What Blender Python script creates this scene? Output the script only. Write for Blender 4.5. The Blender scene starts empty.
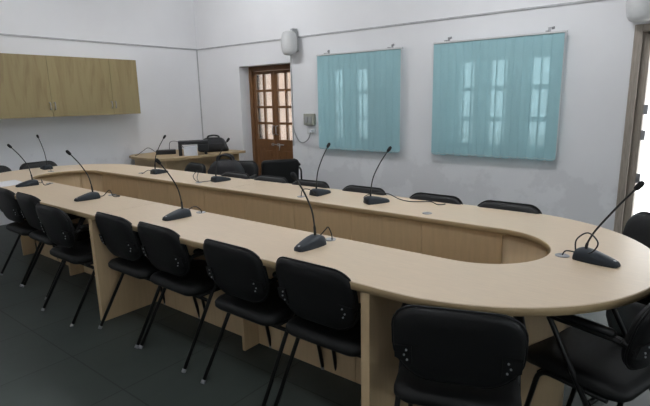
import bpy, bmesh, math, random
from mathutils import Vector, Matrix
random.seed(4)
C = bpy.context.scene.collection
PI = math.pi

# ------------------------------------------------------------------ materials
def nodes(name):
    m = bpy.data.materials.new(name); m.use_nodes = True
    nt = m.node_tree; b = nt.nodes['Principled BSDF']
    return m, nt, b
def mat(name, col, rough=.6, metal=0, spec=.5, var=0, scale=30, bump=0, stretch=None, detail=3):
    m, nt, b = nodes(name)
    b.inputs['Roughness'].default_value = rough; b.inputs['Metallic'].default_value = metal
    b.inputs['Specular IOR Level'].default_value = spec
    tc = nt.nodes.new('ShaderNodeTexCoord'); mp = nt.nodes.new('ShaderNodeMapping')
    nt.links.new(tc.outputs['Object'], mp.inputs['Vector'])
    if stretch: mp.inputs['Scale'].default_value = stretch
    nz = nt.nodes.new('ShaderNodeTexNoise'); nz.inputs['Scale'].default_value = scale; nz.inputs['Detail'].default_value = detail
    nt.links.new(mp.outputs['Vector'], nz.inputs['Vector'])
    rp = nt.nodes.new('ShaderNodeValToRGB')
    lo = [max(0, c * (1 - var)) for c in col]; hi = [min(1, c * (1 + var)) for c in col]
    rp.color_ramp.elements[0].position = .3; rp.color_ramp.elements[1].position = .7
    rp.color_ramp.elements[0].color = (*lo, 1); rp.color_ramp.elements[1].color = (*hi, 1)
    nt.links.new(nz.outputs['Fac'], rp.inputs['Fac']); nt.links.new(rp.outputs['Color'], b.inputs['Base Color'])
    if bump:
        bp = nt.nodes.new('ShaderNodeBump'); bp.inputs['Strength'].default_value = bump; bp.inputs['Distance'].default_value = .002
        nt.links.new(nz.outputs['Fac'], bp.inputs['Height']); nt.links.new(bp.outputs['Normal'], b.inputs['Normal'])
    return m

M = {}
M['fabric'] = mat('black_upholstery', (.0085, .009, .0092), .55, spec=.3, var=.15, scale=250, bump=.15)
M['shell'] = mat('black_plastic', (.008, .008, .0085), .45, spec=.3, var=.1, scale=60)
M['tube'] = mat('black_enamel_tube', (.008, .008, .008), .35, spec=.4, var=.05)
M['rubber'] = mat('grey_foot_cap', (.30, .31, .32), .5, var=.1)
M['chrome'] = mat('screw_steel', (.62, .63, .65), .35, metal=.9, var=.05)
M['laminate'] = mat('maple_laminate', (.72, .575, .415), .36, spec=.42, var=.035, scale=14, stretch=(1, 9, 1), detail=5)
M['band'] = mat('edge_band', (.46, .335, .185), .5, var=.06, scale=12)
M['panel'] = mat('tan_panel', (.60, .44, .26), .5, var=.05, scale=9, stretch=(6, 6, .6), detail=4)
M['mic'] = mat('slate_plastic', (.022, .029, .037), .52, spec=.3, var=.08, scale=60)
M['black'] = mat('matt_black', (.012, .012, .013), .5, var=.1)
M['foam'] = mat('foam', (.012, .012, .013), .9, var=.3, scale=400, bump=.4)
M['steel'] = mat('brushed_steel', (.36, .36, .37), .4, metal=.8, var=.06)
M['copper_wire'] = mat('brown_wire', (.06, .045, .035), .45, var=.1)
M['paper'] = mat('paper', (.80, .80, .82), .8, var=.02)
M['wood'] = mat('varnished_teak', (.165, .075, .028), .42, var=.22, scale=10, stretch=(8, 8, .8), detail=5)
M['oldwood'] = mat('weathered_frame', (.33, .285, .24), .6, var=.2, scale=12, stretch=(10, 10, .7))
M['ivory'] = mat('ivory_plastic', (.64, .645, .645), .45, var=.03)
M['greybox'] = mat('grey_plastic', (.36, .37, .37), .5, var=.04)
M['switch'] = mat('aged_switch', (.36, .37, .31), .5, var=.12, scale=70)
M['conduit'] = mat('conduit_grey', (.45, .45, .46), .6, var=.12, scale=20)
M['bag'] = mat('black_nylon', (.013, .013, .015), .7, var=.3, scale=60, bump=.5)
M['white_plastic'] = mat('white_plastic', (.72, .74, .78), .5, var=.03)
M['outside'] = mat('outside_plaster', (.44, .325, .265), .9, var=.06, scale=3)
M['paving'] = mat('outside_paving', (.62, .60, .57), .9, var=.08, scale=3)
M['ceiling'] = mat('ceiling_paint', (.74, .74, .77), .9, var=.03, scale=3)

# cupboard veneer: streaky olive-tan
def veneer():
    m, nt, b = nodes('cupboard_veneer'); b.inputs['Roughness'].default_value = .5
    tc = nt.nodes.new('ShaderNodeTexCoord'); mp = nt.nodes.new('ShaderNodeMapping'); mp.inputs['Scale'].default_value = (1, 1, .13)
    nt.links.new(tc.outputs['Object'], mp.inputs['Vector'])
    nz = nt.nodes.new('ShaderNodeTexNoise'); nz.inputs['Scale'].default_value = 13; nz.inputs['Detail'].default_value = 6; nz.inputs['Distortion'].default_value = .6
    nt.links.new(mp.outputs['Vector'], nz.inputs['Vector'])
    rp = nt.nodes.new('ShaderNodeValToRGB'); e = rp.color_ramp.elements
    e[0].position = .30; e[0].color = (.215, .157, .070, 1); e[1].position = .52; e[1].color = (.275, .218, .105, 1)
    nt.links.new(nz.outputs['Fac'], rp.inputs['Fac']); nt.links.new(rp.outputs['Color'], b.inputs['Base Color'])
    return m
M['veneer'] = veneer()

# wall paint with faint dampness and scuffed patches low down
def wallpaint():
    m, nt, b = nodes('white_distemper'); b.inputs['Roughness'].default_value = .85; b.inputs['Specular IOR Level'].default_value = .2
    L = nt.links.new; N = nt.nodes.new
    g = N('ShaderNodeNewGeometry'); sx = N('ShaderNodeSeparateXYZ'); L(g.outputs['Position'], sx.inputs[0])
    n1 = N('ShaderNodeTexNoise'); n1.inputs['Scale'].default_value = 1.2; n1.inputs['Detail'].default_value = 5; L(g.outputs['Position'], n1.inputs['Vector'])
    r1 = N('ShaderNodeValToRGB'); r1.color_ramp.elements[0].position = .3; r1.color_ramp.elements[1].position = .7
    r1.color_ramp.elements[0].color = (.79, .79, .805, 1); r1.color_ramp.elements[1].color = (.835, .835, .85, 1); L(n1.outputs['Fac'], r1.inputs['Fac'])
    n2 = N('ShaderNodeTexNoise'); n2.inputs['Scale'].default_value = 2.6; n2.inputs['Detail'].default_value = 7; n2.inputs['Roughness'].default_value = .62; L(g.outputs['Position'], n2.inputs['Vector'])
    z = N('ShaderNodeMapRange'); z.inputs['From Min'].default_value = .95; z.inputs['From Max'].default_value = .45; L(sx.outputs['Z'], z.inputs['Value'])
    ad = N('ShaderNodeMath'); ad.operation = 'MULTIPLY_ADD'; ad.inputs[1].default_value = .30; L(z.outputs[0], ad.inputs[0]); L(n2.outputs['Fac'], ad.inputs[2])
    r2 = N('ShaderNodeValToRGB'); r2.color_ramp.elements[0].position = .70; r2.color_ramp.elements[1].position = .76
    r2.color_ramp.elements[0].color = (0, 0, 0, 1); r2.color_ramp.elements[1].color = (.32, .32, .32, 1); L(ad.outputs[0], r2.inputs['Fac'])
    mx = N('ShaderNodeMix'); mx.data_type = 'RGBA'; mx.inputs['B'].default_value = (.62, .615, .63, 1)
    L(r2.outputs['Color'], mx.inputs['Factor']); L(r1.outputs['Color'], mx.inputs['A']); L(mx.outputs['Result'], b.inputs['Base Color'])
    return m
M['wall'] = wallpaint()

def floortile():
    m, nt, b = nodes('stone_floor'); L = nt.links.new; N = nt.nodes.new
    g = N('ShaderNodeNewGeometry')
    br = N('ShaderNodeTexBrick'); br.offset = 0; br.inputs['Scale'].default_value = 1; br.inputs['Brick Width'].default_value = .56; br.inputs['Row Height'].default_value = .56
    br.inputs['Mortar Size'].default_value = .004; br.inputs['Color1'].default_value = (.066, .080, .073, 1); br.inputs['Color2'].default_value = (.080, .093, .085, 1); br.inputs['Mortar'].default_value = (.04, .047, .043, 1)
    L(g.outputs['Position'], br.inputs['Vector'])
    n = N('ShaderNodeTexNoise'); n.inputs['Scale'].default_value = 3; n.inputs['Detail'].default_value = 6; L(g.outputs['Position'], n.inputs['Vector'])
    mx = N('ShaderNodeMix'); mx.data_type = 'RGBA'; mx.blend_type = 'MULTIPLY'; mx.inputs['Factor'].default_value = .5
    r = N('ShaderNodeValToRGB'); r.color_ramp.elements[0].position = .3; r.color_ramp.elements[0].color = (.6, .62, .62, 1); r.color_ramp.elements[1].position = .75; L(n.outputs['Fac'], r.inputs['Fac'])
    L(br.outputs['Color'], mx.inputs['A']); L(r.outputs['Color'], mx.inputs['B']); L(mx.outputs['Result'], b.inputs['Base Color'])
    b.inputs['Roughness'].default_value = .5; b.inputs['Specular IOR Level'].default_value = .3
    return m
M['floor'] = floortile()

def blindcloth():
    m, nt, b = nodes('teal_blind_cloth'); L = nt.links.new; N = nt.nodes.new
    g = N('ShaderNodeTexCoord'); n = N('ShaderNodeTexNoise'); n.inputs['Scale'].default_value = 60; L(g.outputs['Object'], n.inputs['Vector'])
    r = N('ShaderNodeValToRGB'); r.color_ramp.elements[0].color = (.345, .57, .61, 1); r.color_ramp.elements[1].color = (.375, .605, .65, 1); L(n.outputs['Fac'], r.inputs['Fac'])
    L(r.outputs['Color'], b.inputs['Base Color']); b.inputs['Roughness'].default_value = .75
    t = N('ShaderNodeBsdfTranslucent'); t.inputs['Color'].default_value = (.30, .62, .70, 1)
    mx = N('ShaderNodeMixShader'); mx.inputs[0].default_value = .10
    L(b.outputs[0], mx.inputs[1]); L(t.outputs[0], mx.inputs[2])
    tp = N('ShaderNodeBsdfTransparent'); tp.inputs['Color'].default_value = (.75, .95, 1, 1)      # open weave
    m2 = N('ShaderNodeMixShader'); m2.inputs[0].default_value = .05
    L(mx.outputs[0], m2.inputs[1]); L(tp.outputs[0], m2.inputs[2]); L(m2.outputs[0], nt.nodes['Material Output'].inputs['Surface'])
    return m
M['blind'] = blindcloth()

def glass(name, tint, rough_mix=.1):
    m, nt, b = nodes(name); L = nt.links.new; N = nt.nodes.new
    nt.nodes.remove(b)
    t = N('ShaderNodeBsdfTransparent'); t.inputs['Color'].default_value = (*tint, 1)
    gl = N('ShaderNodeBsdfGlossy'); gl.inputs['Roughness'].default_value = .05
    fr = N('ShaderNodeFresnel'); fr.inputs['IOR'].default_value = 1.4
    mx = N('ShaderNodeMixShader'); L(fr.outputs[0], mx.inputs[0]); L(t.outputs[0], mx.inputs[1]); L(gl.outputs[0], mx.inputs[2])
    L(mx.outputs[0], nt.nodes['Material Output'].inputs['Surface'])
    return m
M['glass'] = glass('window_glass', (.92, .95, .95))

def emit(name, col, s):
    m, nt, b = nodes(name); b.inputs['Emission Color'].default_value = (*col, 1); b.inputs['Emission Strength'].default_value = s
    b.inputs['Base Color'].default_value = (.8, .8, .8, 1)
    return m

# ------------------------------------------------------------------ mesh helpers
def box(bm, x0, x1, y0, y1, z0, z1, mi=0):
    vs = [bm.verts.new(p) for p in [(x0,y0,z0),(x1,y0,z0),(x1,y1,z0),(x0,y1,z0),(x0,y0,z1),(x1,y0,z1),(x1,y1,z1),(x0,y1,z1)]]
    for f in [(3,2,1,0),(4,5,6,7),(0,1,5,4),(1,2,6,5),(2,3,7,6),(3,0,4,7)]:
        q = bm.faces.new([vs[i] for i in f]); q.material_index = mi
def catmull(pts, n=6):
    P = [Vector(p) for p in pts]; out = []
    for i in range(len(P) - 1):
        a = P[max(i-1, 0)]; b = P[i]; c = P[i+1]; d = P[min(i+2, len(P)-1)]
        for k in range(n):
            t = k / n
            out.append(.5 * ((2*b) + (c-a)*t + (2*a-5*b+4*c-d)*t*t + (3*b-a-3*c+d)*t**3))
    out.append(P[-1]); return out
def bend(pts, r=.04, n=5):
    # straight polyline with filleted corners
    P = [Vector(p) for p in pts]; out = [P[0]]
    for i in range(1, len(P)-1):
        a = (P[i-1]-P[i]); c = (P[i+1]-P[i]); rr = min(r, a.length*.45, c.length*.45)
        p0 = P[i] + a.normalized()*rr; p2 = P[i] + c.normalized()*rr
        for k in range(n+1):
            t = k/n; out.append((1-t)**2*p0 + 2*t*(1-t)*P[i] + t*t*p2)
    out.append(P[-1]); return out
def tube(bm, pts, r, seg=8, mi=0, caps=True):
    pts = [Vector(p) for p in pts]
    rs = r if isinstance(r, (list, tuple)) else [r]*len(pts)
    rings = []; up = None
    for i, p in enumerate(pts):
        t = (pts[min(i+1, len(pts)-1)] - pts[max(i-1, 0)])
        t = t.normalized() if t.length > 1e-9 else Vector((0,0,1))
        if up is None: up = t.orthogonal().normalized()
        up = (up - t*up.dot(t)); up = up.normalized() if up.length > 1e-6 else t.orthogonal().normalized()
        v = t.cross(up)
        rings.append([bm.verts.new(p + rs[i]*(math.cos(2*PI*k/seg)*up + math.sin(2*PI*k/seg)*v)) for k in range(seg)])
    for a, b in zip(rings, rings[1:]):
        for k in range(seg):
            f = bm.faces.new([a[k], a[(k+1)%seg], b[(k+1)%seg], b[k]]); f.smooth = True; f.material_index = mi
    if caps:
        for rg, s in ((rings[0], -1), (rings[-1], 1)):
            f = bm.faces.new(rg if s > 0 else rg[::-1]); f.material_index = mi
def rounded(w, h, rt, rb, n=6):
    # rounded rectangle outline, centred in u, v from 0 to h; top radius rt, bottom radius rb; ccw
    o = []
    for cx, cy, r, a0 in ((w/2-rb, rb, rb, -PI/2), (w/2-rt, h-rt, rt, 0), (-w/2+rt, h-rt, rt, PI/2), (-w/2+rb, rb, rb, PI)):
        for k in range(n+1):
            a = a0 + (PI/2)*k/n; o.append((cx + r*math.cos(a), cy + r*math.sin(a)))
    return o
def loft(bm, rings, mi=0, smooth=True, cap0=True, cap1=True):
    R = [[bm.verts.new(p) for p in r] for r in rings]; n = len(R[0])
    for a, b in zip(R, R[1:]):
        for k in range(n):
            f = bm.faces.new([a[k], a[(k+1)%n], b[(k+1)%n], b[k]]); f.smooth = smooth; f.material_index = mi
    for r, s, on in ((R[0], -1, cap0), (R[-1], 1, cap1)):
        if on:
            f = bm.faces.new(r if s > 0 else r[::-1]); f.smooth = smooth; f.material_index = mi
def inset(o, d):
    # scale outline about its centre so that it shrinks by about d on each side
    us = [p[0] for p in o]; vs = [p[1] for p in o]
    cu = (max(us)+min(us))/2; cv = (max(vs)+min(vs))/2; hu = (max(us)-min(us))/2; hv = (max(vs)-min(vs))/2
    return [(cu + (u-cu)*(hu-d)/hu, cv + (v-cv)*(hv-d)/hv) for u, v in o]
def pad(bm, o, layers, fn, mi=0):
    loft(bm, [[fn(u, v, w) for u, v in inset(o, d)] for d, w in layers], mi)
def finish(name, bm, m, parent=None, bevel=0, loc=None):
    bmesh.ops.recalc_face_normals(bm, faces=bm.faces[:])
    me = bpy.data.meshes.new(name); bm.to_mesh(me); bm.free()
    for k in (m if isinstance(m, (list, tuple)) else [m]): me.materials.append(M[k] if isinstance(k, str) else k)
    o = bpy.data.objects.new(name, me); C.objects.link(o)
    if parent: o.parent = parent
    if loc: o.location = loc
    if bevel:
        md = o.modifiers.new('edge', 'BEVEL'); md.width = bevel; md.segments = 2; md.limit_method = 'ANGLE'; md.angle_limit = math.radians(50)
    return o
def boxes(name, bs, m, parent=None, bevel=0):
    bm = bmesh.new()
    for b in bs: box(bm, *b)
    return finish(name, bm, m, parent, bevel)
def tubeo(name, pts, r, m, parent=None, seg=8):
    bm = bmesh.new(); tube(bm, pts, r, seg); return finish(name, bm, m, parent)
def thing(name, label, cat, loc=(0,0,0), rz=0, group=None):
    o = bpy.data.objects.new(name, None); C.objects.link(o); o.empty_display_size = .1
    o.location = loc; o.rotation_euler = (0, 0, rz); return tag(o, label, cat, group)
def tag(o, label, cat, group=None):
    o['label'] = label; o['category'] = cat
    if group: o['group'] = group
    return o
def struct(o): o['kind'] = 'structure'; return o
def dup(root, loc, rz, label):
    r = root.copy(); C.objects.link(r); r.location = loc; r.rotation_euler = (0, 0, rz); r['label'] = label
    for ch in list(root.children):
        c = ch.copy(); C.objects.link(c); c.parent = r
        for g in list(ch.children):
            e = g.copy(); C.objects.link(e); e.parent = c
    return r

# ------------------------------------------------------------------ room shell
XL, XR, YB, YF, ZC = -6.79, 2.4, 5.28, -1.6, 3.35
T = .36
DL = (-5.80, -4.75, 0, 1.96)            # far door opening
W1 = (-4.20, -3.30, .86, 1.90)
W2 = (-2.42, -1.24, .86, 1.90)
DR = (-.622, .47, 0, 2.02)               # near door opening
def wall_with_openings(name, axis, at, thick, a0, a1, z0, z1, ops):
    xs = sorted({a0, a1} | {o[0] for o in ops} | {o[1] for o in ops}); zs = sorted({z0, z1} | {o[2] for o in ops} | {o[3] for o in ops})
    full = lambda i, j: 0 <= i < len(xs)-1 and 0 <= j < len(zs)-1 and not any(o[0] <= (xs[i]+xs[i+1])/2 <= o[1] and o[2] <= (zs[j]+zs[j+1])/2 <= o[3] for o in ops)
    bm = bmesh.new()
    P = (lambda a, t, z: (a, at+t, z)) if axis == 'x' else (lambda a, t, z: (at+t, a, z))
    q = lambda *ps: bm.faces.new([bm.verts.new(P(*p)) for p in ps])
    for i in range(len(xs)-1):
        for j in range(len(zs)-1):
            if not full(i, j): continue
            A, B, Z0, Z1 = xs[i], xs[i+1], zs[j], zs[j+1]
            for t in (0, thick): q((A,t,Z0), (B,t,Z0), (B,t,Z1), (A,t,Z1))
            if not full(i-1, j): q((A,0,Z0), (A,thick,Z0), (A,thick,Z1), (A,0,Z1))
            if not full(i+1, j): q((B,0,Z0), (B,thick,Z0), (B,thick,Z1), (B,0,Z1))
            if not full(i, j-1): q((A,0,Z0), (B,0,Z0), (B,thick,Z0), (A,thick,Z0))
            if not full(i, j+1): q((A,0,Z1), (B,0,Z1), (B,thick,Z1), (A,thick,Z1))
    bmesh.ops.remove_doubles(bm, verts=bm.verts[:], dist=1e-5)
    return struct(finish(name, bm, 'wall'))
wall_with_openings('wall_back', 'x', YB, T, XL-.3, XR+.3, 0, ZC, [DL, W1, W2, DR])
wall_with_openings('wall_left', 'y', XL, -.3, YF-.3, YB, 0, ZC, [])
WR = [(-.9, .5, .9, 2.2), (2.2, 3.6, .9, 2.2)]
wall_with_openings('wall_right', 'y', XR, .3, YF-.3, YB, 0, ZC, WR)
WF = []
wall_with_openings('wall_front', 'x', YF, -.3, XL, XR, 0, ZC, WF)
struct(boxes('floor', [(XL-.3, XR+.3, YF-.3, YB+T, -.08, 0)], 'floor'))
struct(boxes('ceiling', [(XL-.3, XR+.3, YF-.3, YB+T, ZC, ZC+.1)], 'ceiling'))
# unseen windows added in the side wall: plain wooden casements that let daylight in
for n, (a0, a1, z0, z1) in enumerate(WR):
    bs = [(XR+.1, XR+.16, a0, a1, z0, z0+.06), (XR+.1, XR+.16, a0, a1, z1-.06, z1)]
    for a in (a0, (a0+a1)/2-.03, a1-.06): bs.append((XR+.1, XR+.16, a, a+.06, z0+.06, z1-.06))
    w = struct(boxes('window_%d' % (n+3), bs, 'wood'))
    boxes('glass', [(XR+.125, XR+.131, a0+.06, a1-.06, z0+.06, z1-.06)], 'glass', w)
# outside: paving and a plastered wall across the passage behind the far door
struct(boxes('ground_outside', [(-16, 14, YB+T, 20, -.14, -.06)], 'paving'))
struct(boxes('wall_outside', [(-14, -6.2, 7.6, 7.8, -.06, 4.2)], 'outside'))
struct(boxes('ceiling_added_shade', [(-14, -4.7, YB+T, 8.2, 2.9, 3.05)], 'outside'))  # unseen roof added to shade the outside wall and dim the door panes

# surface conduit lines
struct(boxes('trim_1', [(XL, -.72, YB-.014, YB, 2.272, 2.290)], 'conduit'))
struct(boxes('trim_2', [(XL, XL+.014, YF, YB-.014, 2.272, 2.290)], 'conduit'))
struct(boxes('trim_3', [(XL, XL+.012, YB-.014, YB, .3, 2.272)], 'conduit'))
struct(boxes('trim_4', [(-4.735, -4.72, YB-.014, YB, .8, 2.06)], 'conduit'))

# ------------------------------------------------------------------ far door (two leaves, small panes)
def framed(x0, x1, z0, z1, y0, y1, st, cuts_x, cuts_z):
    bs = [(x0, x0+st, y0, y1, z0, z1), (x1-st, x1, y0, y1, z0, z1), (x0+st, x1-st, y0, y1, z0, z0+st), (x0+st, x1-st, y0, y1, z1-st, z1)]
    return bs
YD = 5.47
d1 = struct(boxes('door_1', [(DL[0], DL[0]+.07, YD, YD+.1, 0, DL[3]), (DL[1]-.07, DL[1], YD, YD+.1, 0, DL[3]), (DL[0]+.07, DL[1]-.07, YD, YD+.1, DL[3]-.07, DL[3])], 'wood', bevel=.006))
def leaf(x0, x1, hx):
    z0, z1 = .02, DL[3]-.075; y0, y1 = YD+.02, YD+.06
    st = .062; pz0, pz1 = .85, 1.84
    bm = bmesh.new()
    box(bm, x0, x0+st, y0, y1, z0, z1); box(bm, x1-st, x1, y0, y1, z0, z1)
    box(bm, x0+st, x1-st, y0, y1, pz1, z1); box(bm, x0+st, x1-st, y0, y1, pz0-.12, pz0); box(bm, x0+st, x1-st, y0, y1, z0, z0+.14)
    box(bm, x0+st, x1-st, y0+.012, y1-.012, z0+.14, pz0-.12)
    box(bm, x0+st+.05, x1-st-.05, y0+.004, y1-.004, z0+.19, pz0-.17)
    xm = (x0+x1)/2; box(bm, xm-.017, xm+.017, y0, y1, pz0, pz1)
    for k in (1, 2, 3):
        z = pz0 + (pz1-pz0)*k/4
        box(bm, x0+st, xm-.017, y0, y1, z-.018, z+.018); box(bm, xm+.017, x1-st, y0, y1, z-.018, z+.018)
    l = finish('door_leaf', bm, 'wood', d1, bevel=.004)
    boxes('glass', [(x0+st, x1-st, y0+.018, y0+.022, pz0, pz1)], 'glass', l)
    tubeo('handle', bend([(hx, y0, .93), (hx, y0-.04, .93), (hx, y0-.04, 1.06), (hx, y0, 1.06)], .02), .008, 'steel', l)
    return l
xm = (DL[0]+DL[1])/2
leaf(DL[0]+.072, xm-.002, xm-.035); leaf(xm+.002, DL[1]-.072, xm+.035)
bm = bmesh.new(); tube(bm, [(xm-.10, YD+.012, .775), (xm+.16, YD+.012, .775)], .008); box(bm, xm-.09, xm-.05, YD+.004, YD+.02, .755, .795); box(bm, xm+.03, xm+.07, YD+.004, YD+.02, .755, .795); tube(bm, [(xm+.08, YD+.012, .775), (xm+.08, YD-.012, .69)], .006)
finish('bolt', bm, 'steel', d1)

# near door: weathered frame, standing open to the daylight
bm = bmesh.new()
for x0, x1 in ((DR[0]-.012, DR[0]+.05), (DR[1]-.05, DR[1]+.012)):
    box(bm, x0, x1, YB-.02, YB+.22, 0, DR[3]+.012)
box(bm, DR[0]+.05, DR[1]-.05, YB-.02, YB+.22, DR[3]-.05, DR[3]+.012)
for x0, x1 in ((DR[0]+.05, DR[0]+.115), (DR[1]-.115, DR[1]-.05)): box(bm, x0, x1, YB+.05, YB+.20, 0, DR[3]-.05)
box(bm, DR[0]+.075, DR[1]-.075, YB+.05, YB+.20, DR[3]-.075, DR[3]-.05)
d2 = struct(finish('door_2', bm, 'oldwood', bevel=.004))
for z in (.62, 1.02, 1.25): boxes('hinge', [(DR[0]+.115, DR[0]+.15, YB+.04, YB+.06, z, z+.09)], 'steel', d2, .002)

# ------------------------------------------------------------------ windows behind the blinds
def blind_window(n, W, cols):
    x0, x1, z0, z1 = W; y0, y1 = YB+.14, YB+.20
    bm = bmesh.new()
    edges = [x0] + [e for c in cols for e in c] + [x1]
    for a, b in zip(edges[::2], edges[1::2]): box(bm, a, b, y0, y1, z0, z1)
    rows = ((z0+.06, 1.17), (1.22, 1.50), (1.55, z1-.08))
    for a, b in cols:
        zs = [z0] + [e for r in rows for e in r] + [z1]
        for p, q in zip(zs[::2], zs[1::2]): box(bm, a, b, y0, y1, p, q)
    w = struct(finish('window_%d' % n, bm, 'wood'))
    bm = bmesh.new()
    for a, b in cols:
        for p, q in rows: box(bm, a, b, y0+.028, y0+.034, p, q)
    finish('glass', bm, 'glass', w)
blind_window(1, W1, [(-4.11, -3.95), (-3.72, -3.55)])
blind_window(2, W2, [(-2.30, -2.14), (-1.96, -1.78), (-1.53, -1.36)])

# ------------------------------------------------------------------ vertical blinds
def blind(label, x0, x1, z0, z1, step):
    t = thing('vertical_blind', label, 'window blind', ((x0+x1)/2, YB, 0), 0, 'teal vertical blinds')
    w = (x1-x0)/2; yv = -.075
    boxes('headrail', [(-w-.01, w+.03, yv-.02, yv+.02, z1, z1+.02)], 'ivory', t, .004)
    bm = bmesh.new(); n = round(2*w/step)
    for k in range(n):
        cx = -w + (k+.5)*2*w/n; hw = .5*2*w/n + .008; ang = .12 + random.uniform(-.05, .05); zb = z0 + random.uniform(-.006, .006)
        pts = []
        for q in range(5):
            u = -1 + q/2; bow = .007*(1-u*u)
            pts.append((cx + u*hw*math.cos(ang) + bow*math.sin(ang), yv - .0 + u*hw*math.sin(ang) - bow))
        f = [bm.verts.new((x, y, zb + (.016 if q in (0, 4) else 0))) for q, (x, y) in enumerate(pts)]; g = [bm.verts.new((x, y, z1)) for x, y in pts]
        for q in range(4): bm.faces.new([f[q], f[q+1], g[q+1], g[q]]).smooth = True
    finish('slats', bm, 'blind', t)
    bm = bmesh.new(); pp = []
    for k in range(n+1):
        x = -w + k*2*w/n; pp.append((x, yv-.02, z0+.022))
        if k < n: pp.append((x + w/n, yv-.022, z0+.010))
    tube(bm, pp, .0022, 5); finish('bottom_chain', bm, 'ivory', t)
    for x in (-w+.12, w-.16):
        bm = bmesh.new(); box(bm, x, x+.025, yv-.022, 0, z1+.02, z1+.03); box(bm, x, x+.025, -.004, 0, z1-.02, z1+.07); tube(bm, [(x+.05, yv, z1+.05), (x+.075, yv, z1+.055)], .012)
        finish('bracket', bm, 'steel', t)
    pts = [(w+.015, yv-.01, z1), (w+.015, yv-.012, z0+.10), (w+.02, yv-.012, z0+.06), (w+.027, yv-.012, z0+.10), (w+.027, yv-.01, z1)]
    tubeo('pull_cord', pts, .0025, 'ivory', t, 5)
    return t
blind('teal vertical blind on the back wall beside the switch board, the narrower one', -4.19, -2.955, .79, 2.0, .088)
blind('wide teal vertical blind on the back wall towards the open door', -2.52, -1.20, .80, 2.015, .088)

# ------------------------------------------------------------------ wall cabinets
def cabinet(y0, y1, label):
    xf, z0, z1 = -6.45, 1.30, 2.035; t = thing('wall_cabinet', label, 'cabinet', (XL, (y0+y1)/2, 0), 0, 'veneered wall cabinets')
    w = (y1-y0)/2; X = lambda x: x-XL
    boxes('body', [(0, X(xf)-.02, -w, w, z0, z1)], 'veneer', t)
    for s in (-1, 1):
        a, b = (-w, -.002) if s < 0 else (.002, w)
        dr = boxes('door', [(X(xf)-.019, X(xf), a, b, z0+.001, z1-.001)], 'veneer', t)
        y = s*.028
        tubeo('handle', bend([(X(xf), y, z0+.09), (X(xf)+.025, y, z0+.09), (X(xf)+.025, y, z0+.175), (X(xf), y, z0+.175)], .01), .006, 'steel', dr)
    return t
cabinet(3.155, 3.95, 'tan wood wall cabinet at the end of the row nearest the room corner')
cabinet(2.36, 3.155, 'tan wood wall cabinet in the middle of the row, with streaked grain')
cabinet(1.565, 2.36, 'tan wood wall cabinet cut off by the picture edge')

# ------------------------------------------------------------------ conference table
CR, CL, CY, RO, RI = (-.866), (-5.20), 2.245, .782, .315
CIL = -5.10; CIR = -.825
ZT0, ZT1 = .718, .75
NS = 40
table = thing('conference_table', 'long oval maple conference table with an open centre slot', 'table', ((CR+CL)/2, CY, 0))
TX = (CR+CL)/2
def ring_path():
    out, inn = [], []
    for k in range(NS+1):
        a = -PI/2 + PI*k/NS; out.append((CR + RO*math.cos(a), CY + RO*math.sin(a))); inn.append((CIR + RI*math.cos(a), CY + RI*math.sin(a)))
    R = list(zip(out, inn)); out, inn = [], []
    for k in range(NS+1):
        a = PI/2 + PI*k/NS; out.append((CL + RO*math.cos(a), CY + RO*math.sin(a))); inn.append((CIL + RI*math.cos(a), CY + RI*math.sin(a)))
    return R, list(zip(out, inn))
Rr, Ll = ring_path()
SEAM = [-3.045]
def top_piece(pairs):
    bm = bmesh.new(); e = .003
    for (o, i) in [(None, None)]: pass
    rows = []
    for o, i in pairs:
        o = Vector((o[0]-TX, o[1]-CY, 0)); i = Vector((i[0]-TX, i[1]-CY, 0)); d = (i-o).normalized()
        prof = [(o, ZT0), (o, ZT1-e), (o+d*e, ZT1), (i-d*e, ZT1), (i, ZT1-e), (i, ZT0)]
        rows.append([bm.verts.new((p.x, p.y, z)) for p, z in prof])
    for a, b in zip(rows, rows[1:]):
        for k in range(6):
            f = bm.faces.new([a[k], a[(k+1) % 6], b[(k+1) % 6], b[k]]); f.material_index = 0 if k in (1, 2, 3) else 1
            f.smooth = k in (0, 4)
    for r in (rows[0], rows[-1]):
        f = bm.faces.new(r); f.material_index = 1
    return finish('tabletop', bm, ['laminate', 'band'], table)
g = .0012
nearS = lambda x: ((x, CY-RO), (x, CY-RI)); farS = lambda x: ((x, CY+RO), (x, CY+RI))
xs = [CR-.0, SEAM[0], CIL]
top_piece([nearS(SEAM[0]+g), nearS(CR-.3)] + Rr + [farS(CR-.3), farS(SEAM[0]+g)])
top_piece([farS(SEAM[0]-g), farS(CIL+.3)] + Ll + [nearS(CIL+.3), nearS(SEAM[0]-g)])
# lining of the centre slot: one panel per bay, with open joints
def tpanel(name, x0, x1, y0, y1, z0=.0, z1=ZT0, m='panel'):
    return boxes(name, [(x0-TX, x1-TX, y0-CY, y1-CY, z0, z1)], m, table, .0015)
step = .5165; xx = -.79
bays = [CIR]
x = -1.31
while x > CIL+.1: bays.append(x); x -= step
bays.append(CIL)
for a, b in zip(bays, bays[1:]):
    for s in (-1, 1):
        y = CY + s*(RI+.03)
        tpanel('modesty_panel', b+.0015, a-.0015, min(y, y+s*.02), max(y, y+s*.02))
def arc_panel(name, cx, r, th, a0, a1, z1=ZT0, n=24):
    bm = bmesh.new(); rows = []
    for k in range(n+1):
        a = a0 + (a1-a0)*k/n
        rows.append([bm.verts.new((cx-TX + q*math.cos(a), q*math.sin(a), z)) for q, z in ((r, 0), (r+th, 0), (r+th, z1), (r, z1))])
    for a, b in zip(rows, rows[1:]):
        for k in range(4):
            f = bm.faces.new([a[k], a[(k+1) % 4], b[(k+1) % 4], b[k]]); f.smooth = k in (1, 3)
    for r_ in (rows[0], rows[-1]): bm.faces.new(r_)
    return finish(name, bm, 'panel', table)
RL = RI+.03
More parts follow.
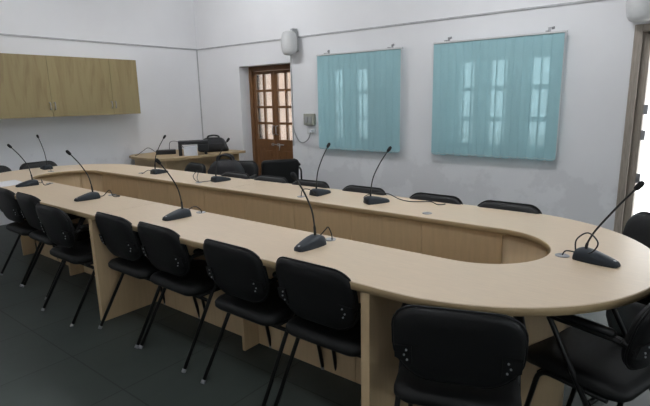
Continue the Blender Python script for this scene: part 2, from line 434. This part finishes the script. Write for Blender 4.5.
for cx, s in ((CIR, 0), (CIL, PI)):
    j = .0035
    arc_panel('end_lining', cx, RL, .02, s-PI/2+.002, s-.75-j, n=10); arc_panel('end_lining', cx, RL, .02, s-.75+j, s+.75-j, n=16); arc_panel('end_lining', cx, RL, .02, s+.75+j, s+PI/2-.002, n=10)
arc_panel('end_skirt', CR, .44, .02, -PI/2+.12, PI/2-.12)
arc_panel('end_skirt', CL, .44, .02, PI/2+.12, 3*PI/2-.12)
for x in (-.975, -3.115):
    tpanel('leg_panel', x-.02, x+.02, CY-RO+.004, CY-RL-.021); tpanel('leg_panel', x-.02, x+.02, CY+RL+.021, CY+RO-.004)
for x in (-2.03, -4.215, -5.2):
    tpanel('leg_panel', x-.010, x+.010, CY-RO+.30, CY-RL-.021); tpanel('leg_panel', x-.013, x+.013, CY+RL+.021, CY+RO-.30)
# steel cable sockets let into the top
SOCK = [(-1.455, 1.875), (-2.52, 1.90), (-3.61, 1.90), (-4.66, 1.88), (-.455, 2.25), (-2.31, 2.64), (-1.31, 2.66), (-4.5, 2.70), (-3.50, 2.64), (-5.50, 2.25)]
for x, y in SOCK:
    bm = bmesh.new(); n = 16
    loft(bm, [[(x-TX + r*math.cos(2*PI*k/n), y-CY + r*math.sin(2*PI*k/n), z) for k in range(n)] for r, z in ((.030, ZT1), (.030, ZT1+.002), (.026, ZT1+.004), (.013, ZT1+.004), (.011, ZT1+.001))])
    o = finish('cable_socket', bm, 'steel', table)

# ------------------------------------------------------------------ chairs
def make_chair(label):
    t = thing('visitor_chair', label, 'chair', (0, 0, 0), 0, 'black padded chairs around the table')
    # seat cushion: waterfall front, slightly dished
    o = rounded(.43, .43, .085, .06)
    bm = bmesh.new()
    def sf(u, v, w):
        y = v-.20; zz = w + (.0 if y < .12 else -.9*(y-.12)**2*2.2) - .010*(1-(u/.215)**2)*(1 if w > .44 else 0)
        return (u, y, zz)
    pad(bm, o, [(.05, .395), (.012, .398), (0, .412), (0, .432), (.010, .448), (.035, .458), (.09, .462), (.15, .462)], sf)
    finish('seat', bm, 'fabric', t)
    boxes('seat_pan', [(-.16, .16, -.13, .16, .383, .397)], 'shell', t, .004)
    # back: front pad and hard rear shell, wrapped and leaning back
    ob = rounded(.415, .285, .09, .125, 7)
    def bf(u, v, w):
        y = -.190 - v*.24 + .55*u*u + w
        return (u, y, .502 + v)
    bm = bmesh.new(); pad(bm, ob, [(.02, .004), (.004, .010), (.0, .020), (.012, .034), (.04, .042), (.09, .044)], bf)
    finish('backrest', bm, 'fabric', t)
    bm = bmesh.new(); pad(bm, ob, [(.06, -.018), (.018, -.016), (.003, -.008), (-.002, .002), (.0, .008)], bf)
    finish('back_shell', bm, 'shell', t)
    bm = bmesh.new(); lp = [bf(u, v, .006) for u, v in inset(ob, -.004)]; tube(bm, lp + [lp[0]], .004, 6); finish('piping', bm, 'shell', t)
    for s in (-1, 1):
        X = s*.205; XF = s*.217
        # rear leg that sweeps up to carry the arm and turns back to the backrest
        lg = tubeo('leg', bend([(XF, -.275, .012), (X, .085, .605), (X, .10, .628), (X, -.150, .628), (s*.190, -.175, .61)], .05), .0105, 'tube', t, 10)
        tubeo('foot_cap', [(XF, -.283, 0), (XF, -.272, .017)], .0125, 'rubber', lg, 10)
        fl = tubeo('leg', bend([(s*.194, -.135, .386), (s*.194, .125, .386), (s*.20, .205, .012)], .05), .0105, 'tube', t, 10)
        tubeo('foot_cap', [(s*.20, .2075, 0), (s*.20, .2045, .016)], .0125, 'rubber', fl, 10)
        bm = bmesh.new(); oo = rounded(.036, .27, .017, .017, 4)
        pad(bm, oo, [(.006, .636), (0, .642), (0, .652), (.006, .660), (.014, .662)], lambda u, v, w: (X+u, v-.145, w))
        finish('armrest', bm, 'shell', t)
        bm = bmesh.new()
        oo = [(-.03, -.035), (.03, -.02), (.03, .03), (-.03, .04)]
        def kf(p, q, w): 
            uu = s*(.172 + p); return (uu, -.190 - (.098+q)*.24 + .55*uu*uu - w, .602 + q)
        loft(bm, [[kf(p, q, w) for p, q in oo] for w in (.012, .024)], 0, False)
        for p, q in ((-.012, .022), (-.004, .0), (-.014, -.018)):
            c = Vector(kf(p, q, .024)); tube(bm, [c, c + Vector((0, -.004, 0))], .0038, 8, 1)
        tube(bm, [kf(.02, .0, .018), (s*.205, -.165, .632)], .010, 8, 0)
        finish('bracket', bm, ['shell', 'chrome'], t)
    tubeo('crossbar', [(-.20, -.075, .345), (.20, -.075, .345)], .010, 'tube', t)
    tubeo('crossbar', [(-.197, .125, .372), (.197, .125, .372)], .009, 'tube', t)
    return t
NEAR_Y = 1.685
near = [(-4.51, 'black padded chair at the near side by the white paper, cut by the picture edge'),
        (-4.04, 'black padded chair at the near side, next to the one beside the paper'),
        (-3.42, 'black padded chair at the near side just beyond the flush wooden leg panel'),
        (-2.80, 'black padded chair in front of the leg panel, with the panel seen behind its seat'),
        (-2.335, 'black padded chair on the near side, below the microphone third from the far end'),
        (-1.73, 'black padded chair next to the one beside the nearest leg panel, towards the far end'),
        (-1.24, 'black padded chair tucked in beside the nearest wooden leg panel')]
c0 = make_chair(near[0][1]); c0.location = (near[0][0], NEAR_Y, 0)
for x, lb in near[1:]: dup(c0, (x, NEAR_Y + random.uniform(-.006, .006) - (.10 if x == -3.42 else 0), 0), random.uniform(-.02, .02), lb)
R = math.radians
dup(c0, (-.645, 1.595, 0), R(20), 'black padded chair seen squarely from behind at the rounded near corner of the table')
dup(c0, (-.25, 2.03, 0), R(72), 'black padded chair side-on at the rounded table end, its seat and arm in full view')
dup(c0, (-.05, 2.50, 0), R(104), 'black padded chair at the rounded table end, half hidden under the table top')
dup(c0, (-.31, 2.92, 0), R(137), 'black padded chair at the rounded table end in front of the open door')
FAR_Y = 2.80
far = [(-.94, 'black padded chair behind the table below the wide blind, nearest the open door'),
       (-1.43, 'black padded chair behind the table below the near edge of the wide blind'),
       (-2.01, 'black padded chair behind the table and the microphone with the trailing cable'),
       (-2.54, 'black padded chair behind the table and the microphone below the switch board'),
       (-2.99, 'black padded chair behind the table, right in front of the armchair by the wooden door'),
       (-3.45, 'black padded chair behind the table between the floor bag and the armchair')]
for x, lb in far: dup(c0, (x, FAR_Y + random.uniform(-.006, .006), 0), PI + random.uniform(-.03, .03), lb)
dup(c0, (-4.40, 3.05, 0), PI-.15, 'black padded chair behind the table in front of the side desk, beside the floor bag')
bagchair = dup(c0, (-3.98, 3.46, 0), PI+.5, 'black padded chair pulled back behind the table, carrying a black bag')
dup(c0, (-5.97, 2.40, 0), -PI/2, 'black padded chair at the far rounded end of the table, behind the end microphone')
dup(c0, (-5.97, 1.90, 0), -PI/2, 'black padded chair at the far rounded table end, cut off by the picture edge')

# office armchair by the wooden door
def armchair(loc, rz):
    t = thing('office_armchair', 'black square-backed armchair standing in front of the wooden glazed door', 'chair', loc, rz)
    o = rounded(.50, .46, .06, .05); bm = bmesh.new()
    pad(bm, o, [(.04, .39), (.005, .395), (0, .41), (0, .45), (.02, .47), (.07, .475)], lambda u, v, w: (u, v-.22, w)); finish('seat', bm, 'fabric', t)
    ob = rounded(.46, .31, .05, .04); bm = bmesh.new()
    pad(bm, ob, [(.03, -.03), (.004, -.026), (0, -.012), (0, .012), (.02, .026), (.07, .03)], lambda u, v, w: (u, -.235 - v*.15 + w, .435 + v)); finish('backrest', bm, 'fabric', t)
    for s in (-1, 1):
        X = s*.275
        f = tubeo('side_frame', bend([(X, -.24, .0), (X, -.20, .60), (X, .22, .645), (X, .24, 0)], .04), .012, 'tube', t)
        bm = bmesh.new(); oo = rounded(.05, .32, .022, .022, 4); pad(bm, oo, [(.006, .640), (0, .646), (0, .660), (.008, .672)], lambda u, v, w: (X+u, v-.10, w + (v-.1)*.10)); finish('armrest', bm, 'shell', t)
    tubeo('crossbar', [(-.275, .02, .385), (.275, .02, .385)], .012, 'tube', t); tubeo('crossbar', [(-.27, -.21, .40), (.27, -.21, .40)], .012, 'tube', t)
    return t
armchair((-4.28, 4.43, 0), .95)

# ------------------------------------------------------------------ microphones
def make_mic(label):
    t = thing('gooseneck_microphone', label, 'microphone', (0, 0, 0), 0, 'gooseneck conference microphones')
    # wedge base: tall rounded back, low blunt tip (front is +y)
    bm = bmesh.new(); rows = []
    prof = [(-.085, .040, .034), (-.080, .046, .044), (-.06, .048, .050), (-.03, .047, .047), (.0, .044, .041), (.03, .039, .034), (.06, .033, .026), (.078, .027, .020), (.086, .018, .014)]
    for y, hw, h in prof:
        r = []
        for q in range(11):
            a = PI*q/10; cx = math.cos(a); sx = math.sin(a)
            xx = hw*(abs(cx)**.55)*(1 if cx >= 0 else -1); zz = .006 + (h-.006)*sx**.6
            r.append((xx*(1 if sx < .3 else .93), y, zz))
        rows.append([(hw*.96, y, 0)] + r + [(-hw*.96, y, 0)])
    loft(bm, rows); b = finish('base', bm, 'mic', t)
    bm = bmesh.new(); tube(bm, [(0, .070, .0215), (0, .0708, .0245)], .006, 10); finish('button', bm, 'steel', b)
    path = catmull([(0, -.05, .044), (0, -.046, .10), (0, -.028, .18), (0, .018, .265), (0, .062, .325), (0, .078, .345)], 5)
    gn = tubeo('gooseneck', path, [.0065 if i < 5 else .0042 for i in range(len(path))], 'black', t, 8)
    e = path[-1]; dr = (path[-1]-path[-3]).normalized()
    bm = bmesh.new(); tube(bm, [e - dr*.004, e, e + dr*.012, e + dr*.028, e + dr*.036, e + dr*.039], [.006, .0095, .0115, .0115, .0085, .004], 10); finish('windscreen', bm, 'foam', t)
    return t
def rebend(t, pts):
    g0 = [c for c in t.children if c.name.startswith('gooseneck')][0]; w0 = [c for c in t.children if c.name.startswith('windscreen')][0]
    path = catmull(pts, 5)
    bm = bmesh.new(); tube(bm, path, [.0065 if i < 5 else .0042 for i in range(len(path))], 8)
    o = finish('gooseneck', bm, 'black'); g0.data = o.data; bpy.data.objects.remove(o)
    e = path[-1]; dr = (path[-1]-path[-3]).normalized()
    bm = bmesh.new(); tube(bm, [e - dr*.004, e, e + dr*.012, e + dr*.028, e + dr*.036, e + dr*.039], [.006, .0095, .0115, .0115, .0085, .004], 10)
    o = finish('windscreen', bm, 'foam'); w0.data = o.data; bpy.data.objects.remove(o)
def cable_child(t, pts, r=.0032):
    tubeo('cable', catmull(pts, 6), r, 'black', t, 6)
mic0 = make_mic('gooseneck microphone nearest the camera on the near long side, in front of the slot')
def mic(x, y, rz, label, cable, bendf=1.0, first=False):
    t = mic0 if first else None
    if t is None:
        t = mic0.copy(); C.objects.link(t)
        for ch in protoparts:
            c = ch.copy(); C.objects.link(c); c.parent = t
            for g_ in ch.children:
                e = g_.copy(); C.objects.link(e); e.parent = c
        t['label'] = label
    t.location = (x, y, ZT1); t.rotation_euler = (0, 0, rz)
    # cable: world end point -> local
    inv = Matrix.Rotation(-rz, 3, 'Z')
    loc = lambda p: tuple(inv @ Vector((p[0]-x, p[1]-y, p[2]-ZT1)))
    cable_child(t, [(0.015, -.083, .018)] + [loc(p) for p in cable])
    return t
protoparts = list(mic0.children)
zt = ZT1+.004
def arch(x, y, sx, sy, h=.06):
    # from the back of the base up and over into the socket
    return [(x+(sx-x)*.25, y+(sy-y)*.25, ZT1+h*.9), (x+(sx-x)*.6, y+(sy-y)*.6, ZT1+h), (sx-(sx-x)*.05, sy-(sy-y)*.05, ZT1+h*.45), (sx, sy, zt)]
mic(-1.462, 1.715, PI, '', arch(-1.44, 1.80, -1.435, 1.865, .075), first=True)
mic(-2.53, 1.72, PI, 'gooseneck microphone third from the far end of the near long side', arch(-2.52, 1.80, -2.50, 1.89, .05))
mic(-3.61, 1.70, PI, 'gooseneck microphone second from the far end on the near long side', [(-3.60, 1.82, .758), (-3.57, 1.86, .80), (-3.52, 1.86, .757), (-3.50, 1.90, .755), (-3.61, 1.90, zt)])
mic(-4.71, 1.71, PI, 'gooseneck microphone standing beside the white paper', [(-4.68, 1.82, .765), (-4.62, 1.80, .80), (-4.58, 1.80, .757), (-4.60, 1.86, .757), (-4.66, 1.88, zt)])
mic(-4.33, 2.80, .0, 'gooseneck microphone on the far side below the side desk corner', [(-4.37, 2.70, .79), (-4.42, 2.66, .757), (-4.47, 2.69, .757), (-4.5, 2.70, zt)])
mic(-3.40, 2.81, -.25, 'gooseneck microphone on the far side in front of the black bags', [(-3.46, 2.70, .757), (-3.52, 2.64, .757), (-3.60, 2.66, .80), (-3.62, 2.74, .84), (-3.60, 2.70, .78), (-3.50, 2.64, zt)])
mic(-2.25, 2.80, -.1, 'gooseneck microphone on the far side below the switch board and narrow blind', [(-2.27, 2.69, .80), (-2.31, 2.66, .80), (-2.31, 2.64, zt)])
mic(-1.735, 2.765, -.55, 'gooseneck microphone on the far side with a long cable trailing along the table edge', [(-1.84, 2.76, .775), (-1.83, 2.84, .79), (-1.76, 2.93, .785), (-1.66, 2.93, .755), (-1.56, 2.90, .754), (-1.50, 2.93, .754), (-1.45, 2.965, .754), (-1.42, 2.96, .754), (-1.36, 2.91, .754), (-1.325, 2.94, .754), (-1.335, 2.965, .754)])
mic(-5.79, 2.315, PI/2, 'gooseneck microphone at the far rounded end of the table, in front of a chair', [(-5.66, 2.31, .775), (-5.58, 2.28, .785), (-5.50, 2.25, zt)])
rebend(mic(-.318, 2.24, -PI/2-.30, 'gooseneck microphone alone on the rounded near end of the table', [(-.405, 2.25, .83), (-.36, 2.235, .872), (-.315, 2.20, .845), (-.335, 2.20, .80), (-.385, 2.25, .775), (-.44, 2.252, .775), (-.455, 2.25, zt)]), [(0, -.05, .044), (0, -.045, .075), (0, -.02, .13), (0, .025, .20), (0, .075, .272), (0, .118, .33)])

# loose cable over the far side, paper on the near side
def sheet(name, pts, z, label):
    bm = bmesh.new(); n = 8; rows = []
    a, b, c, d = [Vector((*p, 0)) for p in pts]
    for k in range(n+1):
        t = k/n; l = a.lerp(d, t); r = b.lerp(c, t); h = z + .004*t*t
        rows.append([bm.verts.new((l.x, l.y, h)), bm.verts.new((r.x, r.y, h)), bm.verts.new((r.x, r.y, h+.0012)), bm.verts.new((l.x, l.y, h+.0012))])
    for p, q in zip(rows, rows[1:]):
        for k in range(4): bm.faces.new([p[k], p[(k+1) % 4], q[(k+1) % 4], q[k]])
    for r in (rows[0], rows[-1]): bm.faces.new(r)
    return tag(finish(name, bm, 'paper'), label, 'paper')
sheet('paper_sheet', [(-5.18, 1.56), (-4.84, 1.55), (-4.83, 1.76), (-5.17, 1.78)], ZT1+.0005, 'white paper sheet lying on the near side of the table by a microphone')

# ------------------------------------------------------------------ side desk in the corner and what stands on it
DZ = .70
desk = thing('side_desk', 'pale wood side desk in the room corner under the black bag', 'desk', (-6.1, 4.4, 0))
bm = bmesh.new()
oo = [(-6.62, 3.80), (-6.45, 3.74), (-6.05, 3.74), (-5.86, 3.80), (-5.74, 3.95), (-5.60, 5.14), (-6.74, 5.14), (-6.74, 3.92)]
loft(bm, [[(x+6.1, y-4.4, z) for x, y in oo] for z in (DZ-.035, DZ)], 0, False)
for f in bm.faces: f.material_index = 0 if abs(f.normal.z) > .9 else 1
finish('tabletop', bm, ['laminate', 'band'], desk, .002)
boxes('side_panel', [(-.52, .26, -.52, -.49, 0, DZ-.035)], 'panel', desk); boxes('side_panel', [(-.55, .40, .66, .69, 0, DZ-.035)], 'panel', desk)
boxes('front_panel', [(.14, .165, -.488, .658, .25, DZ-.035)], 'panel', desk)
def bag(loc, rz, w, d, h, label, handles=True):
    t = thing('black_bag', label, 'bag', loc, rz, 'black bags')
    o = rounded(w, d, d*.4, d*.4, 5); bm = bmesh.new()
    def f(u, v, z): return (u*(1 - .10*z/h) + .012*math.sin(9*u+20*z), v-d/2 + .01*math.sin(14*u+9*z), z*(1 - .18*abs(u/(w/2))**2.2))
    pad(bm, o, [(.03, 0), (.006, .008), (-.004, h*.25), (0, h*.55), (.012, h*.8), (.04, h*.95), (d*.30, h), (d*.38, h)], f)
    finish('body', bm, 'bag', t)
    bm = bmesh.new(); pad(bm, rounded(w*.6, h*.5, .03, .03, 4), [(0, 0), (0, .018), (.012, .026)], lambda u, v, q: (u, -d/2-q+.006, h*.12+v)); finish('pocket', bm, 'bag', t)
    if handles:
        for s in (-1, 1):
            tubeo('handle', catmull([(-w*.20, s*.03, h*.90), (-w*.17, s*.035, h*1.06), (0, s*.035, h*1.12), (w*.17, s*.035, h*1.06), (w*.20, s*.03, h*.90)], 5), .011, 'bag', t)
    return t
bag((-5.98, 4.84, DZ), .95, .44, .22, .215, 'black carry bag lying on the side desk in the corner')
bag((-4.05, 3.42, .458), .5, .42, .24, .385, 'bulky black bag on the pulled back chair below the side desk')
# bridge shaped device with white box, small black box
t = thing('desk_device', 'black bridge-shaped device on the side desk, over a white box', 'device', (-5.86, 4.36, DZ), math.radians(55))
boxes('top_cover', [(-.20, .22, -.09, .09, .155, .205)], 'black', t, .012)
boxes('side_housing', [(-.20, -.15, -.09, .09, 0, .155)], 'black', t, .008); boxes('side_housing', [(.07, .22, -.09, .09, .05, .155), (.16, .20, -.06, .06, 0, .05)], 'black', t, .01)
bx = boxes('white_box', [(-.13, .055, -.15, -.0, 0, .13)], 'white_plastic', None, .004)
bx.location = (-5.86, 4.36, DZ); bx.rotation_euler = (0, 0, math.radians(55)); tag(bx, 'small white box under the black device on the side desk', 'box')
t = thing('connector_box', 'flat black box with a cable on the side desk', 'device', (-6.32, 4.22, DZ), math.radians(55))
boxes('case', [(-.14, .14, -.07, .07, 0, .06)], 'black', t, .006)
tubeo('cable', catmull([(-.14, .02, .03), (-.24, .03, .10), (-.32, .0, .06), (-.40, -.04, .01), (-.43, -.06, .006)], 6), .004, 'black', t)
tubeo('cable', catmull([(.05, .05, .06), (.07, .04, .17), (.18, .03, .17), (.26, .03, .07)], 6), .004, 'black', t)

# ------------------------------------------------------------------ wall speakers, switch board
def speaker(x, label, rz):
    t = thing('wall_speaker', label, 'speaker', (x, YB, 2.045), rz, 'white wall speakers')
    o = rounded(.22, .18, .10, .02, 7); bm = bmesh.new()   # plan outline: flat back at v=0, rounded front
    loft(bm, [[(u, -v-.055, z) for u, v in inset(o, d)] for d, z in ((.055, 0), (.03, .012), (.012, .045), (.003, .10), (0, .155), (.003, .21), (.012, .265), (.03, .298), (.055, .31))]); finish('cabinet', bm, 'ivory', t)
    boxes('bracket', [(-.03, .03, -.06, 0, .05, .31), (-.03, .03, -.09, -.01, .305, .345)], 'greybox', t, .004)
    return t
speaker(-4.60, 'rounded white wall speaker above the wooden glazed door', -.35)
speaker(-.63, 'white wall speaker above the open door, cut by the picture top', .35)
t = thing('switch_board', 'aged switch board with plug on the back wall beside the narrow blind', 'switch', (-4.39, YB, 1.0))
boxes('upper_box', [(-.10, .08, -.05, 0, .10, .255)], 'switch', t, .006)
boxes('switch_row', [(-.07, -.02, -.062, -.049, .13, .215), (.0, .05, -.062, -.049, .13, .215)], 'greybox', t, .004)
boxes('socket_plate', [(-.07, .08, -.02, 0, -.02, .055)], 'ivory', t, .004)
boxes('plug', [(.015, .05, -.06, -.02, 0, .04)], 'white_plastic', t, .006)
tubeo('cable', catmull([(.03, -.055, .0), (-.02, -.05, -.09), (-.12, -.04, -.145), (-.22, -.03, -.12), (-.30, -.02, .0), (-.335, -.008, .10)], 8), .008, 'greybox', t)

# ------------------------------------------------------------------ ceiling tube lights, unseen and added to light the room
def added_tubelight(x, y, s, label, rz=0):
    t = thing('added_tube_light', label, 'light', (x, y, ZC), rz, 'added ceiling tube lights')
    boxes('batten', [(-.62, .62, -.035, .035, -.05, 0)], 'ivory', t, .004)
    bm = bmesh.new(); tube(bm, [(-.58, 0, -.075), (.58, 0, -.075)], .015, 10); finish('tube', bm, emit('tube_glow', (.955, .975, 1), s), t)
    for q in (-1, 1): boxes('holder', [(min(q*.58, q*.605), max(q*.58, q*.605), -.02, .02, -.095, -.05)], 'ivory', t)
TS = 105
added_tubelight(-5.0, 3.3, TS, 'added unseen tube light on the ceiling above the far table end')
added_tubelight(-1.5, 3.3, TS, 'added unseen tube light on the ceiling above the middle of the table')
added_tubelight(-4.6, .4, 22, 'added unseen tube light on the ceiling over the open floor by the cabinets')
added_tubelight(-1.2, .4, 48, 'added unseen tube light on the ceiling over the open floor near the camera')

# ------------------------------------------------------------------ daylight
w = bpy.data.worlds.new('overcast'); bpy.context.scene.world = w; w.use_nodes = True
bg = w.node_tree.nodes['Background']; bg.inputs['Color'].default_value = (.93, .97, 1.0, 1); bg.inputs['Strength'].default_value = 2.6

# ------------------------------------------------------------------ camera
yaw, pit, rol = (math.radians(a) for a in (38.35016, 11.996, -1.1964))
F = Vector((-math.sin(yaw)*math.cos(pit), math.cos(yaw)*math.cos(pit), -math.sin(pit)))
Rv = Vector((math.cos(yaw), math.sin(yaw), 0)); U = Rv.cross(F)
R2 = math.cos(rol)*Rv + math.sin(rol)*U; U2 = -math.sin(rol)*Rv + math.cos(rol)*U
cam = bpy.data.cameras.new('camera'); co = bpy.data.objects.new('camera', cam); C.objects.link(co)
mw = Matrix((R2, U2, -F)).transposed().to_4x4(); mw.translation = (0, 0, 1.4441); co.matrix_world = mw
cam.sensor_width = 36; cam.lens = 487.59*36/650; cam.clip_start = .05
sc = bpy.context.scene; sc.camera = co
sc.view_settings.view_transform = 'Standard'; sc.view_settings.look = 'None'; sc.view_settings.exposure = 1.0; sc.view_settings.gamma = 1
sc.cycles.use_denoising = True; sc.cycles.max_bounces = 8; sc.cycles.sample_clamp_indirect = 6
